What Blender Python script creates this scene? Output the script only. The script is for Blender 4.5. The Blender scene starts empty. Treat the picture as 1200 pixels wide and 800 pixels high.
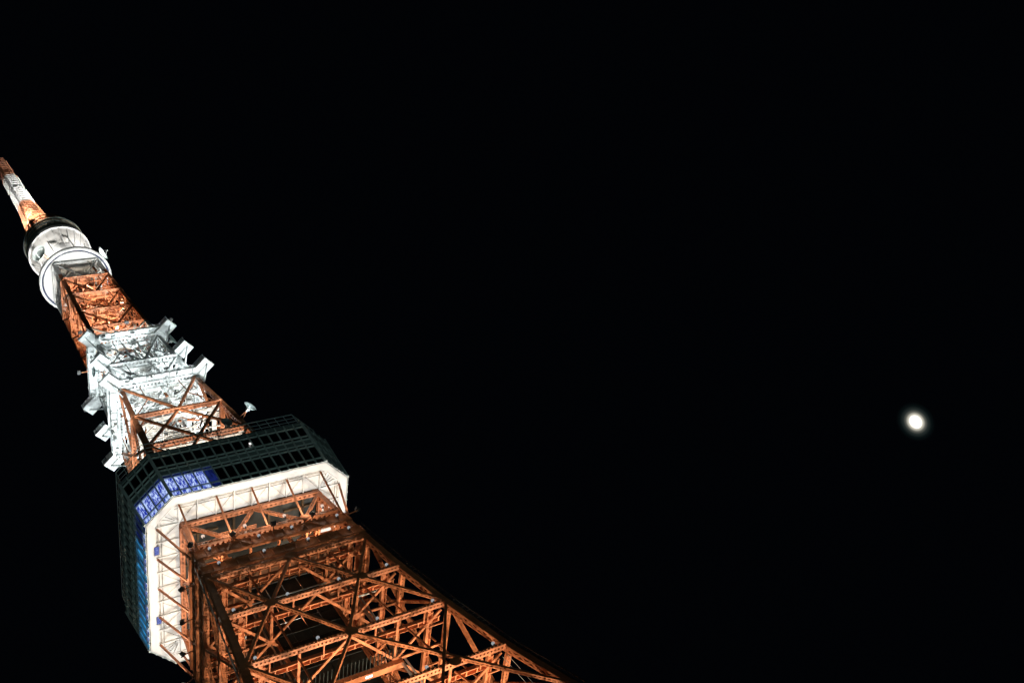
import bpy, math, random
from mathutils import Vector, Matrix
random.seed(7)
sc = bpy.context.scene
col = sc.collection
PI = math.pi
V = Vector

# ------------------------------------------------------------------ camera, night sky, exposure
cam_d = bpy.data.cameras.new('camera')
cam = bpy.data.objects.new('camera', cam_d)
col.objects.link(cam)
CAM = V((-44.867, -100.696, 1.60))
def rodrigues(r):
    t = r.length
    return Matrix.Rotation(t, 4, r / t)
cam.matrix_world = Matrix.Translation(CAM) @ rodrigues(V((2.536332, 0.024755, -0.786996)))
cam_d.sensor_width = 36.0
cam_d.lens = 1263.10 / 1200.0 * 36.0
cam_d.clip_start = 0.5
cam_d.clip_end = 20000.0
sc.camera = cam

world = bpy.data.worlds.new('World')
sc.world = world
world.use_nodes = True
wn = world.node_tree
bg = wn.nodes['Background']
bg.inputs['Color'].default_value = (0.0009, 0.0013, 0.0022, 1)   # moonlit city night, almost black
bg.inputs['Strength'].default_value = 0.6
sc.view_settings.view_transform = 'Standard'
sc.view_settings.look = 'None'
sc.view_settings.exposure = 0.0
sc.view_settings.gamma = 1.0
sc.view_settings.use_curve_mapping = False
sc.cycles.use_denoising = True
sc.cycles.use_adaptive_sampling = False
sc.cycles.max_bounces = 5
sc.cycles.diffuse_bounces = 3
sc.cycles.sample_clamp_indirect = 4.0

# ------------------------------------------------------------------ materials
def mat(name, rgb, rough=0.55, metal=0.0, var=0.25, scale=0.6, dirt=None, dirt_amt=0.3, spec=0.4, bump=0.0):
    m = bpy.data.materials.new(name); m.use_nodes = True
    nt = m.node_tree; n = nt.nodes; l = nt.links
    b = n['Principled BSDF']
    b.inputs['Roughness'].default_value = rough
    b.inputs['Metallic'].default_value = metal
    b.inputs['Specular IOR Level'].default_value = spec
    tc = n.new('ShaderNodeTexCoord')
    no = n.new('ShaderNodeTexNoise'); no.inputs['Scale'].default_value = scale; no.inputs['Detail'].default_value = 6
    l.new(tc.outputs['Object'], no.inputs['Vector'])
    rp = n.new('ShaderNodeValToRGB')
    rp.color_ramp.elements[0].position = 0.3; rp.color_ramp.elements[1].position = 0.7
    rp.color_ramp.elements[0].color = (*[c * (1 - var) for c in rgb], 1)
    rp.color_ramp.elements[1].color = (*[min(1, c * (1 + var * 0.6)) for c in rgb], 1)
    l.new(no.outputs['Fac'], rp.inputs['Fac'])
    out = rp.outputs['Color']
    if dirt:
        n2 = n.new('ShaderNodeTexNoise'); n2.inputs['Scale'].default_value = scale * 3.7; n2.inputs['Detail'].default_value = 9
        n2.inputs['Roughness'].default_value = 0.7
        l.new(tc.outputs['Object'], n2.inputs['Vector'])
        r2 = n.new('ShaderNodeValToRGB')
        r2.color_ramp.elements[0].position = 0.52; r2.color_ramp.elements[1].position = 0.72
        r2.color_ramp.elements[0].color = (0, 0, 0, 1); r2.color_ramp.elements[1].color = (dirt_amt,) * 3 + (1,)
        l.new(n2.outputs['Fac'], r2.inputs['Fac'])
        mx = n.new('ShaderNodeMixRGB'); mx.inputs['Color2'].default_value = (*dirt, 1)
        l.new(r2.outputs['Color'], mx.inputs['Fac']); l.new(out, mx.inputs['Color1'])
        out = mx.outputs['Color']
    l.new(out, b.inputs['Base Color'])
    if bump:
        bp = n.new('ShaderNodeBump'); bp.inputs['Strength'].default_value = bump; bp.inputs['Distance'].default_value = 0.05
        l.new(no.outputs['Fac'], bp.inputs['Height']); l.new(bp.outputs['Normal'], b.inputs['Normal'])
    return m
def emis(name, rgb, strength):
    m = bpy.data.materials.new(name); m.use_nodes = True
    nt = m.node_tree; nt.nodes.clear()
    e = nt.nodes.new('ShaderNodeEmission'); e.inputs['Color'].default_value = (*rgb, 1); e.inputs['Strength'].default_value = strength
    o = nt.nodes.new('ShaderNodeOutputMaterial'); nt.links.new(e.outputs[0], o.inputs['Surface'])
    return m
def led(name, dark, bright, scale, lo, hi, strength):
    """blue light-emitting display behind the glass: bright scribbles on a blue field"""
    m = bpy.data.materials.new(name); m.use_nodes = True
    nt = m.node_tree; n = nt.nodes; l = nt.links; n.clear()
    tc = n.new('ShaderNodeTexCoord')
    no = n.new('ShaderNodeTexNoise'); no.inputs['Scale'].default_value = scale; no.inputs['Detail'].default_value = 3
    no.inputs['Distortion'].default_value = 0.8
    mp = n.new('ShaderNodeMapping'); mp.inputs['Scale'].default_value = (1.5, 1.5, 0.34); mp.inputs['Rotation'].default_value = (0.12, 0.16, 0.0)
    l.new(tc.outputs['Object'], mp.inputs['Vector']); l.new(mp.outputs['Vector'], no.inputs['Vector'])
    r = n.new('ShaderNodeValToRGB')
    r.color_ramp.elements[0].position = lo; r.color_ramp.elements[1].position = hi
    r.color_ramp.elements[0].color = (*dark, 1); r.color_ramp.elements[1].color = (*bright, 1)
    l.new(no.outputs['Fac'], r.inputs['Fac'])
    e = n.new('ShaderNodeEmission'); e.inputs['Strength'].default_value = strength
    l.new(r.outputs['Color'], e.inputs['Color'])
    o = n.new('ShaderNodeOutputMaterial'); l.new(e.outputs[0], o.inputs['Surface'])
    return m

M = {}
M['orange'] = mat('orange_paint', (0.50, 0.176, 0.076), 0.5, 0, 0.42, 0.5, (0.07, 0.03, 0.02), 0.55)
M['white'] = mat('white_paint', (0.72, 0.73, 0.72), 0.5, 0, 0.16, 0.5, (0.18, 0.17, 0.15), 0.45)
M['soffit'] = mat('soffit_paint', (0.73, 0.72, 0.69), 0.7, 0, 0.08, 0.35, (0.30, 0.25, 0.19), 0.5)
M['rim'] = mat('rim_paint', (0.80, 0.785, 0.75), 0.6, 0, 0.05, 0.4)
M['clad'] = mat('deck_cladding', (0.26, 0.32, 0.31), 0.5, 0.0, 0.2, 0.5)
M['mull'] = mat('mullion_metal', (0.70, 0.78, 0.76), 0.5, 0.0, 0.15, 0.5)
M['glass'] = mat('dark_glass', (0.006, 0.008, 0.010), 0.06, 0, 0.1, 0.5, spec=0.6)
M['dark'] = mat('dark_steel', (0.03, 0.035, 0.035), 0.5, 0.2, 0.3, 0.8)
M['teal'] = mat('shaft_cladding', (0.020, 0.030, 0.031), 0.45, 0.3, 0.5, 1.3, (0.06, 0.05, 0.035), 0.5)
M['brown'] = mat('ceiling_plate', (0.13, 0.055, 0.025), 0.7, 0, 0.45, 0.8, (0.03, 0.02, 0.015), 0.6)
M['ceil'] = mat('deck_ceiling', (0.10, 0.065, 0.035), 0.8, 0, 0.4, 0.5)
M['grey'] = mat('galvanised_steel', (0.40, 0.42, 0.42), 0.45, 0.4, 0.2, 1.2)
M['cable'] = mat('conduit', (0.16, 0.14, 0.12), 0.6, 0, 0.3, 1.0)
M['dish'] = mat('dish_paint', (0.42, 0.48, 0.46), 0.6, 0, 0.2, 0.8)
M['dish_grey'] = mat('dark_grey_dish', (0.13, 0.15, 0.145), 0.6, 0, 0.3, 1.0)  # grey set low to offset the strong roof-edge beam
M['opal'] = emis('opal_glass_lit', (0.92, 0.97, 1.0), 0.36)
M['opal_warm'] = emis('opal_glass_warm', (1.0, 0.74, 0.60), 0.85)
M['tube'] = emis('fluorescent_tube', (1.0, 0.96, 0.9), 2.2)
M['blue'] = led('blue_display', (0.004, 0.018, 0.30), (0.52, 0.66, 1.0), 3.6, 0.42, 0.64, 1.2)
M['teal_led'] = led('teal_window_light', (0.002, 0.010, 0.035), (0.03, 0.20, 0.42), 1.1, 0.40, 0.64, 1.5)
M['blue_dim'] = led('dim_blue_light', (0.004, 0.008, 0.08), (0.03, 0.06, 0.40), 1.5, 0.40, 0.66, 0.28)
M['sign'] = led('sign_face', (0.08, 0.12, 0.55), (0.35, 0.42, 0.85), 4.0, 0.4, 0.6, 0.7)
M['black'] = mat('black_mesh', (0.012, 0.014, 0.014), 0.8, 0, 0.4, 2.0)
M['rod'] = mat('tie_rod_paint', (0.42, 0.38, 0.33), 0.6, 0, 0.2, 1.0)
M['asphalt'] = mat('asphalt', (0.05, 0.05, 0.052), 0.9, 0, 0.3, 0.05, bump=0.2)
M['concrete'] = mat('concrete', (0.28, 0.27, 0.25), 0.85, 0, 0.2, 0.4)
M['housing'] = mat('lamp_housing', (0.08, 0.08, 0.08), 0.5, 0.3, 0.2, 1.0)
M['ringb'] = mat('ring_paint', (0.60, 0.47, 0.33), 0.6, 0, 0.4, 0.7)
M['navy'] = mat('navy_ring', (0.012, 0.02, 0.07), 0.4, 0, 0.2, 1.0)

# ------------------------------------------------------------------ mesh helpers
class MB:
    def __init__(self):
        self.v = []; self.f = []; self.m = []; self.mats = []
    def mi(self, name):
        if name not in self.mats: self.mats.append(name)
        return self.mats.index(name)
    def hexa(self, p, m):
        b = len(self.v); self.v += [tuple(q) for q in p]; i = self.mi(m)
        for q in ((0, 3, 2, 1), (4, 5, 6, 7), (0, 1, 5, 4), (1, 2, 6, 5), (2, 3, 7, 6), (3, 0, 4, 7)):
            self.f.append(tuple(b + k for k in q)); self.m.append(i)
    def bar(self, A, B, n, w, h, m):
        """rectangular bar from A to B: w across (in the plane), h along n"""
        A = V(A); B = V(B); t = (B - A).normalized(); n = V(n); n = (n - n.dot(t) * t)
        if n.length < 1e-6: n = t.orthogonal()
        n.normalize(); u = t.cross(n) * (w / 2); n = n * (h / 2)
        self.hexa([A - u - n, A + u - n, A + u + n, A - u + n, B - u - n, B + u - n, B + u + n, B - u + n], m)
    def box(self, c, s, m, R=None):
        c = V(c); x, y, z = s[0] / 2, s[1] / 2, s[2] / 2
        p = [V(q) for q in ((-x, -y, -z), (x, -y, -z), (x, y, -z), (-x, y, -z), (-x, -y, z), (x, -y, z), (x, y, z), (-x, y, z))]
        if R: p = [R @ q for q in p]
        self.hexa([c + q for q in p], m)
    def ladder(self, A, B, u, n, wd, th, rail, pitch, tie, m, zig=False):
        """perforated plate: two rails and ties between them; u = width direction, n = normal"""
        A = V(A); B = V(B); d = B - A; L = d.length; t = d / L
        o = u * (wd / 2 - rail / 2)
        self.bar(A + o, B + o, n, rail, th, m); self.bar(A - o, B - o, n, rail, th, m)
        k = max(1, int(L / pitch)); q = o * ((wd / 2 - rail) / max(1e-6, (wd / 2 - rail / 2)))
        for i in range(k):
            s = (i + 0.5) / k; c = A + d * s
            if zig:
                e = t * (L / k / 2); g = 1 if i % 2 else -1
                self.bar(c - q * g - e, c + q * g + e, n, tie, th * 0.8, m)
            else:
                self.bar(c - q, c + q, n, tie, th * 0.8, m)
    def laced(self, A, B, n, wd, ht, m, pitch=0.75, tie=None, rail=None, zig=False, solid_out=False):
        """built-up box member, each side a perforated plate; n points out of the face"""
        A = V(A); B = V(B); t = (B - A).normalized(); n = V(n); n = (n - n.dot(t) * t).normalized(); u = t.cross(n)
        r1 = rail or wd * 0.31; r2 = rail or (ht - 0.06) * 0.31; tie = tie or pitch * 0.5; th = 0.05
        for s in (1, -1):
            if solid_out and s == 1:
                self.bar(A + n * (ht / 2), B + n * (ht / 2), n, wd, th, m)
            else:
                self.ladder(A + n * (s * ht / 2), B + n * (s * ht / 2), u, n, wd, th, r1, pitch, tie, m, zig)
            self.ladder(A + u * (s * (wd / 2 - th / 2)), B + u * (s * (wd / 2 - th / 2)), n, u, ht - 0.06, th, r2, pitch, tie, m, zig)
    def tube(self, A, B, r, m, seg=8):
        A = V(A); B = V(B); t = (B - A).normalized(); u = t.orthogonal().normalized(); w = t.cross(u)
        b = len(self.v); i = self.mi(m)
        for P in (A, B):
            for k in range(seg):
                a = 2 * PI * k / seg; self.v.append(tuple(P + u * (r * math.cos(a)) + w * (r * math.sin(a))))
        for k in range(seg):
            self.f.append((b + k, b + (k + 1) % seg, b + seg + (k + 1) % seg, b + seg + k)); self.m.append(i)
        self.f.append(tuple(b + k for k in reversed(range(seg)))); self.m.append(i)
        self.f.append(tuple(b + seg + k for k in range(seg))); self.m.append(i)
    def lathe(self, prof, m, seg=48, c=(0, 0, 0), R=None, ang=(0, 2 * PI)):
        """prof = [(r, z)...]; m = one material or one per band"""
        full = abs(ang[1] - ang[0] - 2 * PI) < 1e-6; nn = seg if full else seg + 1
        b = len(self.v); c = V(c)
        for r, z in prof:
            for k in range(nn):
                a = ang[0] + (ang[1] - ang[0]) * k / seg
                q = V((r * math.cos(a), r * math.sin(a), z))
                self.v.append(tuple(c + (R @ q if R else q)))
        for j in range(len(prof) - 1):
            i = self.mi(m if isinstance(m, str) else m[j])
            for k in range(seg):
                k2 = (k + 1) % nn
                self.f.append((b + j * nn + k, b + j * nn + k2, b + (j + 1) * nn + k2, b + (j + 1) * nn + k)); self.m.append(i)
    def poly(self, pts, m):
        b = len(self.v); self.v += [tuple(p) for p in pts]; self.f.append(tuple(range(b, b + len(pts)))); self.m.append(self.mi(m))
    def prism(self, pts, off, m):
        """closed prism: polygon pts extruded by vector off"""
        off = V(off); n = len(pts); b = len(self.v); i = self.mi(m)
        self.v += [tuple(V(p)) for p in pts] + [tuple(V(p) + off) for p in pts]
        self.f.append(tuple(reversed(range(b, b + n)))); self.m.append(i)
        self.f.append(tuple(range(b + n, b + 2 * n))); self.m.append(i)
        for k in range(n):
            k2 = (k + 1) % n
            self.f.append((b + k, b + k2, b + n + k2, b + n + k)); self.m.append(i)
    def mesh(self, name, smooth=False):
        me = bpy.data.meshes.new(name); me.from_pydata(self.v, [], self.f)
        for q in self.mats: me.materials.append(M[q])
        me.polygons.foreach_set('material_index', self.m)
        if smooth: me.polygons.foreach_set('use_smooth', [True] * len(self.f))
        me.update()
        return me
def link(name, me, parent=None, rz=0.0, loc=None):
    o = bpy.data.objects.new(name, me); col.objects.link(o)
    o.parent = parent
    if rz: o.rotation_euler = (0, 0, rz)
    if loc is not None: o.location = loc
    return o
def four(name, mb, parent, ks=(0, 1, 2, 3), smooth=False):
    """the same piece on each of the four sides of the square tower (shared mesh)"""
    me = mb.mesh(name, smooth)
    return [link(name, me, parent, -k * PI / 2) for k in ks]
def tag(o, label, cat, group=None):
    o['label'] = label; o['category'] = cat
    if group: o['group'] = group
    return o
def empty(name, loc=(0, 0, 0), parent=None):
    o = bpy.data.objects.new(name, None); o.location = loc; o.empty_display_size = 0.5
    col.objects.link(o); o.parent = parent
    return o

# ------------------------------------------------------------------ tower profile (half width of the square plan at height z)
PROF = [(0, 42), (30, 28), (50, 20.5), (65, 16.7), (75, 14.7), (86, 13.0), (95.6, 11.8), (107, 10.6), (117, 9.75), (130, 8.7),
        (138, 8.05), (150, 7.1), (160, 6.35), (170, 5.85), (180, 5.4), (190, 5.1), (200, 4.8), (212, 4.5), (224, 4.3)]
def W(z):
    for (a, p), (b, q) in zip(PROF, PROF[1:]):
        if z <= b: return p + (q - p) * (z - a) / (b - a)
    return PROF[-1][1]
def zone(z):
    """aviation paint bands"""
    return 'white' if (157.5 < z < 183.0) or z > 210.5 else 'orange'
def FA(s, z, out=0.0):
    """point on the front face: s = -1..1 across, z height"""
    w = W(z); return V((s * w, -w - out, z))
def zone_in(z):
    return 'white' if 138.5 < z < 157.6 else zone(z)
OUT = V((0, -1, 0.12))

# ------------------------------------------------------------------ ground
g = MB(); g.poly([(-4000, -4000, 0), (4000, -4000, 0), (4000, 4000, 0), (-4000, 4000, 0)], 'asphalt')
o = link('ground', g.mesh('ground')); o['kind'] = 'structure'

# ------------------------------------------------------------------ the tower
T = empty('lattice_tower')
tag(T, 'floodlit orange and white steel lattice tower with an octagonal observation deck', 'tower')

# legs: built-up box columns, plates outside, perforated inside
def leg_mesh():
    b = MB(); zs = [0] + [z for z, _ in PROF[1:]]
    zs = sorted(set(zs + [157.5, 183.0, 210.5, 104.0, 145]))
    zs = [z for z in zs if z <= 217]
    zs[-1] = 216.4
    for z0, z1 in zip(zs, zs[1:]):
        w0, w1 = W(z0), W(z1); sz = 0.8 if z1 <= 107 else (0.75 if z1 < 150 else 0.6)
        if z1 <= 50: sz = 1.8
        A = V((-w0 + sz * 0.45, -w0 + sz * 0.45, z0)); B = V((-w1 + sz * 0.45, -w1 + sz * 0.45, z1)); m = zone((z0 + z1) / 2)
        t = (B - A).normalized()
        for nrm in (V((-1, 0, 0)), V((0, -1, 0))):
            n = (nrm - nrm.dot(t) * t).normalized(); u = t.cross(n)
            b.bar(A + n * (sz / 2), B + n * (sz / 2), n, sz + 0.06, 0.06, m)                     # outer plate
            b.ladder(A - n * (sz / 2), B - n * (sz / 2), u, n, sz, 0.05, sz * 0.25, 0.85, 0.3, m, zig=(z1 <= 107))
            for s in (-1, 1):                                                                     # edge angles
                b.bar(A + n * (sz / 2 + 0.05) + u * (s * sz * 0.42), B + n * (sz / 2 + 0.05) + u * (s * sz * 0.42), n, sz * 0.14, 0.05, m)
        # splice plates
        if z1 < 210:
            for nrm in (V((-1, 0, 0)), V((0, -1, 0))):
                n = (nrm - nrm.dot(t) * t).normalized(); c = B + n * (sz / 2 + 0.09)
                b.bar(c - t * 0.9, c + t * 0.9, n, sz * 1.02, 0.05, m)
    b.box((-42 + 0.4, -42 + 0.4, 0.6), (4.5, 4.5, 1.6), 'concrete')
    return b
four('leg', leg_mesh(), T)

# --- lower shaft, below the deck
LV = [103.5, 95.3, 85.8, 75.0, 65.0, 50.0]
for i, z in enumerate(LV):
    w = W(z); b = MB()
    b.laced((-w + 0.7, -w, z), (w - 0.7, -w, z), OUT, 0.40, 0.70, 'orange', pitch=0.48)
    four('horizontal_girder', b, T)
    # inner box girder running round, 2.4 m inside
    v = w - 2.4; b = MB()
    b.bar((-w + 1, -v, z + 0.55), (w - 1, -v, z + 0.55), (0, 0, 1), 0.72, 0.06, 'orange')
    for q in (-1, 1): b.bar((-w + 1, -v + q * 0.34, z + 0.3), (w - 1, -v + q * 0.34, z + 0.3), (0, 0, 1), 0.06, 0.46, 'orange')
    k = int(2 * w / 1.5)
    for j in range(k + 1):
        x = -w + 1.2 + j * (2 * w - 2.4) / k
        b.bar((x, -v - 0.40, z + 0.2), (x, -v - 0.40, z + 0.5), (0, 1, 0), 0.07, 0.06, 'orange')
        b.bar((x, -v - 0.31, z + 0.1), (x, -v + 0.31, z + 0.1), (0, 0, 1), 0.14, 0.05, 'orange')
    four('inner_girder', b, T)
    for s in (-0.75, -0.25, 0.25, 0.75):
        b = MB(); b.bar((s * w, -w + 0.5, z + 0.1), (s * w, -v, z + 0.1), (0, 0, 1), 0.16, 0.2, 'orange'); four('outrigger', b, T)
    # plan bracing: stars at the quarter points
    h = w * 0.48; zz = z + 0.15
    star = V((-h, -h, zz))
    ends = [V((-w + 1.0, -w + 1.0, zz)), V((-h, -w + 0.5, zz)), V((0, -w + 0.6, zz)), V((-w + 0.6, 0, zz)), V((-w + 0.5, -h, zz)), V((-h + 1.3, -h + 1.3, zz))]
    for j, e in enumerate(ends):
        b = MB(); dz = V((0, 0, 0.03 * j)); b.bar(star + dz, e + dz, (0, 0, 1), 0.26, 0.2, 'orange')
        b.bar(star + dz + V((0, 0, -0.13)), e + dz + V((0, 0, -0.13)), (0, 0, 1), 0.34, 0.04, 'orange')
        four('plan_brace', b, T)
    b = MB(); b.prism([star + V((0.55 * math.cos(a), 0.55 * math.sin(a), -0.2)) for a in [k * PI / 4 for k in range(8)]], (0, 0, 0.03), 'orange')
    four('gusset_plate', b, T)
# face bracing: two crossed pairs per double bay
for z0, z1 in ((LV[0], LV[2]), (LV[2], LV[4]), (LV[4], 34.0), (34.0, 2.0)):
    for s0, s1 in ((-1, 0), (0, -1), (1, 0), (0, 1)):
        A = FA(s0 * 0.96, z0 - 0.1, 0.05); B = FA(s1 * 0.96, z1 + 0.4, 0.05); b = MB()
        b.laced(A, B, OUT, 0.34, 0.42, 'orange', pitch=0.55, solid_out=True)
        four('diagonal_brace', b, T)
for z0 in (LV[1], LV[3]):
    for s in (-0.5, 0.5):
        c = FA(s, z0 - 0.1, 0.36); b = MB()
        b.prism([c + V((0.75 * math.cos(a), -0.0, 0.62 * math.sin(a))) for a in [k * PI / 4 + PI / 8 for k in range(8)]], (0, -0.04, 0), 'orange')
        four('gusset_plate', b, T)
for z0 in (LV[0], LV[2], LV[4]):
    c = FA(0, z0 - 0.1, 0.36); b = MB()
    b.prism([c + V((0.8 * math.cos(a), 0, 0.7 * math.sin(a))) for a in [k * PI / 4 + PI / 8 for k in range(8)]], (0, -0.04, 0), 'orange')
    four('gusset_plate', b, T)
# secondary bracing hung inside the faces
for zt, zb in zip(LV[:4], LV[1:5]):
    for s in (-0.5, 0.5):
        A = FA(s, zt, -0.9); B = FA(s, zb, -0.9); b = MB()
        b.bar(A + V((0, 0, -0.3)), B + V((0, 0, 0.5)), OUT, 0.2, 0.2, 'orange')
        # only below the star nodes, as hangers
        four('hanger', b, T)

# --- plate girders and knee-brace band right under the deck
def plate_girder(z0, z1, out):
    b = MB(); w0, w1 = W(z0) + out, W(z1) + out
    b.hexa([(-w0, -w0, z0), (w0, -w0, z0), (w0, -w0 + 0.08, z0), (-w0, -w0 + 0.08, z0), (-w1, -w1, z1), (w1, -w1, z1), (w1, -w1 + 0.08, z1), (-w1, -w1 + 0.08, z1)], 'orange')
    for z, w in ((z0, w0), (z1, w1)):
        b.box((0, -w - 0.12 + 0.15, z + (0.03 if z == z1 else -0.03)), (2 * w - 0.3, 0.5, 0.055), 'orange')
    n = 14
    for i in range(n + 1):
        x = -1 + 2 * i / n
        b.hexa([(x * w0 - 0.05, -w0 - 0.16, z0 + 0.01), (x * w0 + 0.05, -w0 - 0.16, z0 + 0.01), (x * w0 + 0.05, -w0 - 0.002, z0 + 0.01), (x * w0 - 0.05, -w0 - 0.002, z0 + 0.01),
                (x * w1 - 0.05, -w1 - 0.16, z1 - 0.01), (x * w1 + 0.05, -w1 - 0.16, z1 - 0.01), (x * w1 + 0.05, -w1 - 0.002, z1 - 0.01), (x * w1 - 0.05, -w1 - 0.002, z1 - 0.01)], 'orange')
    four('plate_girder', b, T)
plate_girder(108.0, 109.7, 0.12)
plate_girder(104.5, 106.0, 0.12)
zb = 110.7; wb = W(zb)
b = MB(); b.laced((-wb + 0.4, -wb, zb), (wb - 0.4, -wb, zb), OUT, 0.6, 0.95, 'orange', pitch=0.7); four('horizontal_girder', b, T)
zt = 116.4; wt = W(zt)
b = MB(); b.laced((-wt + 0.3, -wt, zt), (wt - 0.3, -wt, zt), OUT, 0.5, 0.6, 'orange', pitch=0.7, solid_out=True); four('horizontal_girder', b, T)
for sgn in (-1, 1):
    for x1 in (0.0, sgn * 9.6):
        b = MB(); b.laced((sgn * 5.0, -wb + 0.05, zb), (x1, -wt + 0.05, zt), OUT, 0.42, 0.36, 'orange', pitch=0.6); four('diagonal_brace', b, T)
    c = V((sgn * 5.0, -wb - 0.5, zb)); b = MB()
    b.prism([c + V((0.7 * math.cos(a), 0, 0.6 * math.sin(a))) for a in [k * PI / 3 for k in range(6)]], (0, -0.04, 0), 'orange'); four('gusset_plate', b, T)
    b = MB(); b.bar((sgn * 5.0, -wb - 0.2, zb - 0.3), (sgn * 5.0 - 1.6, -W(108.6) - 0.3, 108.2), OUT, 0.3, 0.2, 'orange'); four('strut', b, T)
    b = MB(); b.bar((sgn * 5.0, -wb - 0.2, zb - 0.3), (sgn * 5.0 + 1.6, -W(108.6) - 0.3, 108.2), OUT, 0.3, 0.2, 'orange'); four('strut', b, T)
for x in (-10.0, -5.0, -0.1, 4.9, 9.9):
    zz = 109.3 if abs(x) > 9 else 111.0
    b = MB(); b.bar((x, -W(zz) - 0.45, zz), (x, -12.9, 116.9), (0, -1, -0.3), 0.16, 0.2, 'orange')
    b.bar((x, -W(zz) - 0.45 - 0.15, zz), (x, -13.05, 116.85), (0, -1, -0.3), 0.24, 0.04, 'orange')
    four('knee_brace', b, T)
# beams inside the band, plan level 112
b = MB(); b.laced((-8.4, -7.6, 112.2), (0.2, -7.6, 112.2), (0, 0, 1), 0.7, 0.6, 'orange', pitch=0.7); four('inner_girder', b, T)
b = MB(); b.laced((-9.6, -9.6, 112.6), (-5.0, -5.0, 112.6), (0, 0, 1), 0.5, 0.5, 'orange', pitch=0.7); four('inner_girder', b, T)
for x in (-6, -2, 2, 6):
    b = MB(); b.bar((x, -wb + 0.4, 112.0), (x, -4.6, 112.0), (0, 0, 1), 0.28, 0.36, 'orange'); four('inner_girder', b, T)
# slatted catwalk in the band
for j in range(9):
    b = MB(); b.box((-3.4, -9.3 + j * 0.24, 113.6), (5.6, 0.1, 0.06), 'orange'); link('catwalk_slat', b.mesh('catwalk_slat'), T)

# ceiling between faces and shaft at the level of the lower plate girder
CORE = 4.5
zc = 106.9; w = W(zc) - 0.3
b = MB(); b.hexa([(-w, -w, zc), (w, -w, zc), (CORE, -CORE, zc), (-CORE, -CORE, zc), (-w, -w, zc + .1), (w, -w, zc + .1), (CORE, -CORE, zc + .1), (-CORE, -CORE, zc + .1)], 'brown')
four('ceiling_plate', b, T)
for j in range(15):
    x = -w + 0.8 + j * (2 * w - 1.6) / 14
    y1 = -CORE - 0.05 if abs(x) < CORE else -abs(x) - 0.2
    b = MB(); b.bar((x, -w + 0.3, zc - 0.16), (x, y1, zc - 0.16), (0, 0, 1), 0.2 if j % 2 else 0.12, 0.3, 'orange'); four('joist', b, T)
for j in range(5):
    y = -w + 0.7 + j * 1.15
    b = MB(); b.bar((y + 0.2, y, zc - 0.1), (-y - 0.2, y, zc - 0.1), (0, 0, 1), 0.1, 0.18, 'orange'); four('joist', b, T)

# elevator shaft: framed and clad in dark panels
ES = empty('elevator_shaft', parent=T)
for z0, z1 in ((2, 34), (34, 50), (50, 65), (65, 75), (75, 85.8), (85.8, 95.3), (95.3, 103.0), (103.0, 106.8)):
    nrow = max(1, round((z1 - z0) / 3.2))
    for r in range(nrow):
        a0 = z0 + (z1 - z0) * r / nrow + 0.06; a1 = z0 + (z1 - z0) * (r + 1) / nrow - 0.06
        if a1 < 60: continue
        b = MB(); b.box((-3.35, -CORE + 0.04, (a0 + a1) / 2), (2.1, 0.08, a1 - a0), 'teal')
        me = b.mesh('shaft_panel')
        for k in range(4):
            for c in range(4):
                o = link('shaft_panel', me, ES, -k * PI / 2)
                o.location = Matrix.Rotation(-k * PI / 2, 3, 'Z') @ V((c * 2.23, random.uniform(-0.02, 0.02), 0))
b = MB()
b.laced((-CORE - 0.1, -CORE - 0.1, 1), (-CORE - 0.1, -CORE - 0.1, 117), (0, -1, 0), 0.4, 0.4, 'orange', pitch=0.9); four('shaft_column', b, ES)
for z in [65 + 3.2 * k for k in range(13)]:
    b = MB(); b.bar((-CORE, -CORE - 0.06, z), (CORE, -CORE - 0.06, z), (0, -1, 0), 0.14, 0.12, 'dark'); four('shaft_rail', b, ES)
b = MB(); b.box((0, 0, 33), (8.2, 8.2, 54), 'teal'); link('shaft_base', b.mesh('shaft_base'), ES)
# pale service pipes and ladders in the shaft bay
for (x0, y0, z0), (x1, y1, z1), r, m in (((-5, -5.1, 103.4), (5.2, -5.1, 103.4), 0.10, 'grey'), ((-5, -5.3, 102.6), (5.2, -5.3, 102.6), 0.07, 'grey'),
                                 ((7.0, -6.6, 60), (7.0, -5.6, 106), 0.22, 'grey'), ((7.6, -6.6, 60), (7.6, -5.6, 106), 0.14, 'white'),
                                 ((-6.0, -5.8, 60), (-5.6, -5.2, 106), 0.12, 'grey'), ((6.6, -7.2, 97.0), (10.4, -7.2, 97.0), 0.12, 'white')):
    b = MB(); b.tube((x0, y0, z0), (x1, y1, z1), r, m, 8); link('service_pipe', b.mesh('service_pipe', True), T)
# stair tower with flights beside the shaft (right rear and left)
for sx in (1, -1):
    for j in range(12):
        z = 66 + j * 3.3; y0, y1 = (-3.5, 3.5) if j % 2 else (3.5, -3.5)
        b = MB()
        for q in (-0.5, 0.5): b.bar((sx * (6.3 + q), y0, z), (sx * (6.3 + q), y1, z + 3.3), (1, 0, 0), 0.25, 0.06, 'orange')
        for s in range(12):
            t = (s + 0.5) / 12; b.box((sx * 6.3, y0 + (y1 - y0) * t, z + 3.3 * t), (0.92, 0.3, 0.04), 'orange')
        for q in (-0.5, 0.5): b.tube((sx * (6.3 + q), y0, z + 1.0), (sx * (6.3 + q), y1, z + 4.3), 0.03, 'orange', 5)
        link('stair_flight', b.mesh('stair_flight'), T)
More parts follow.
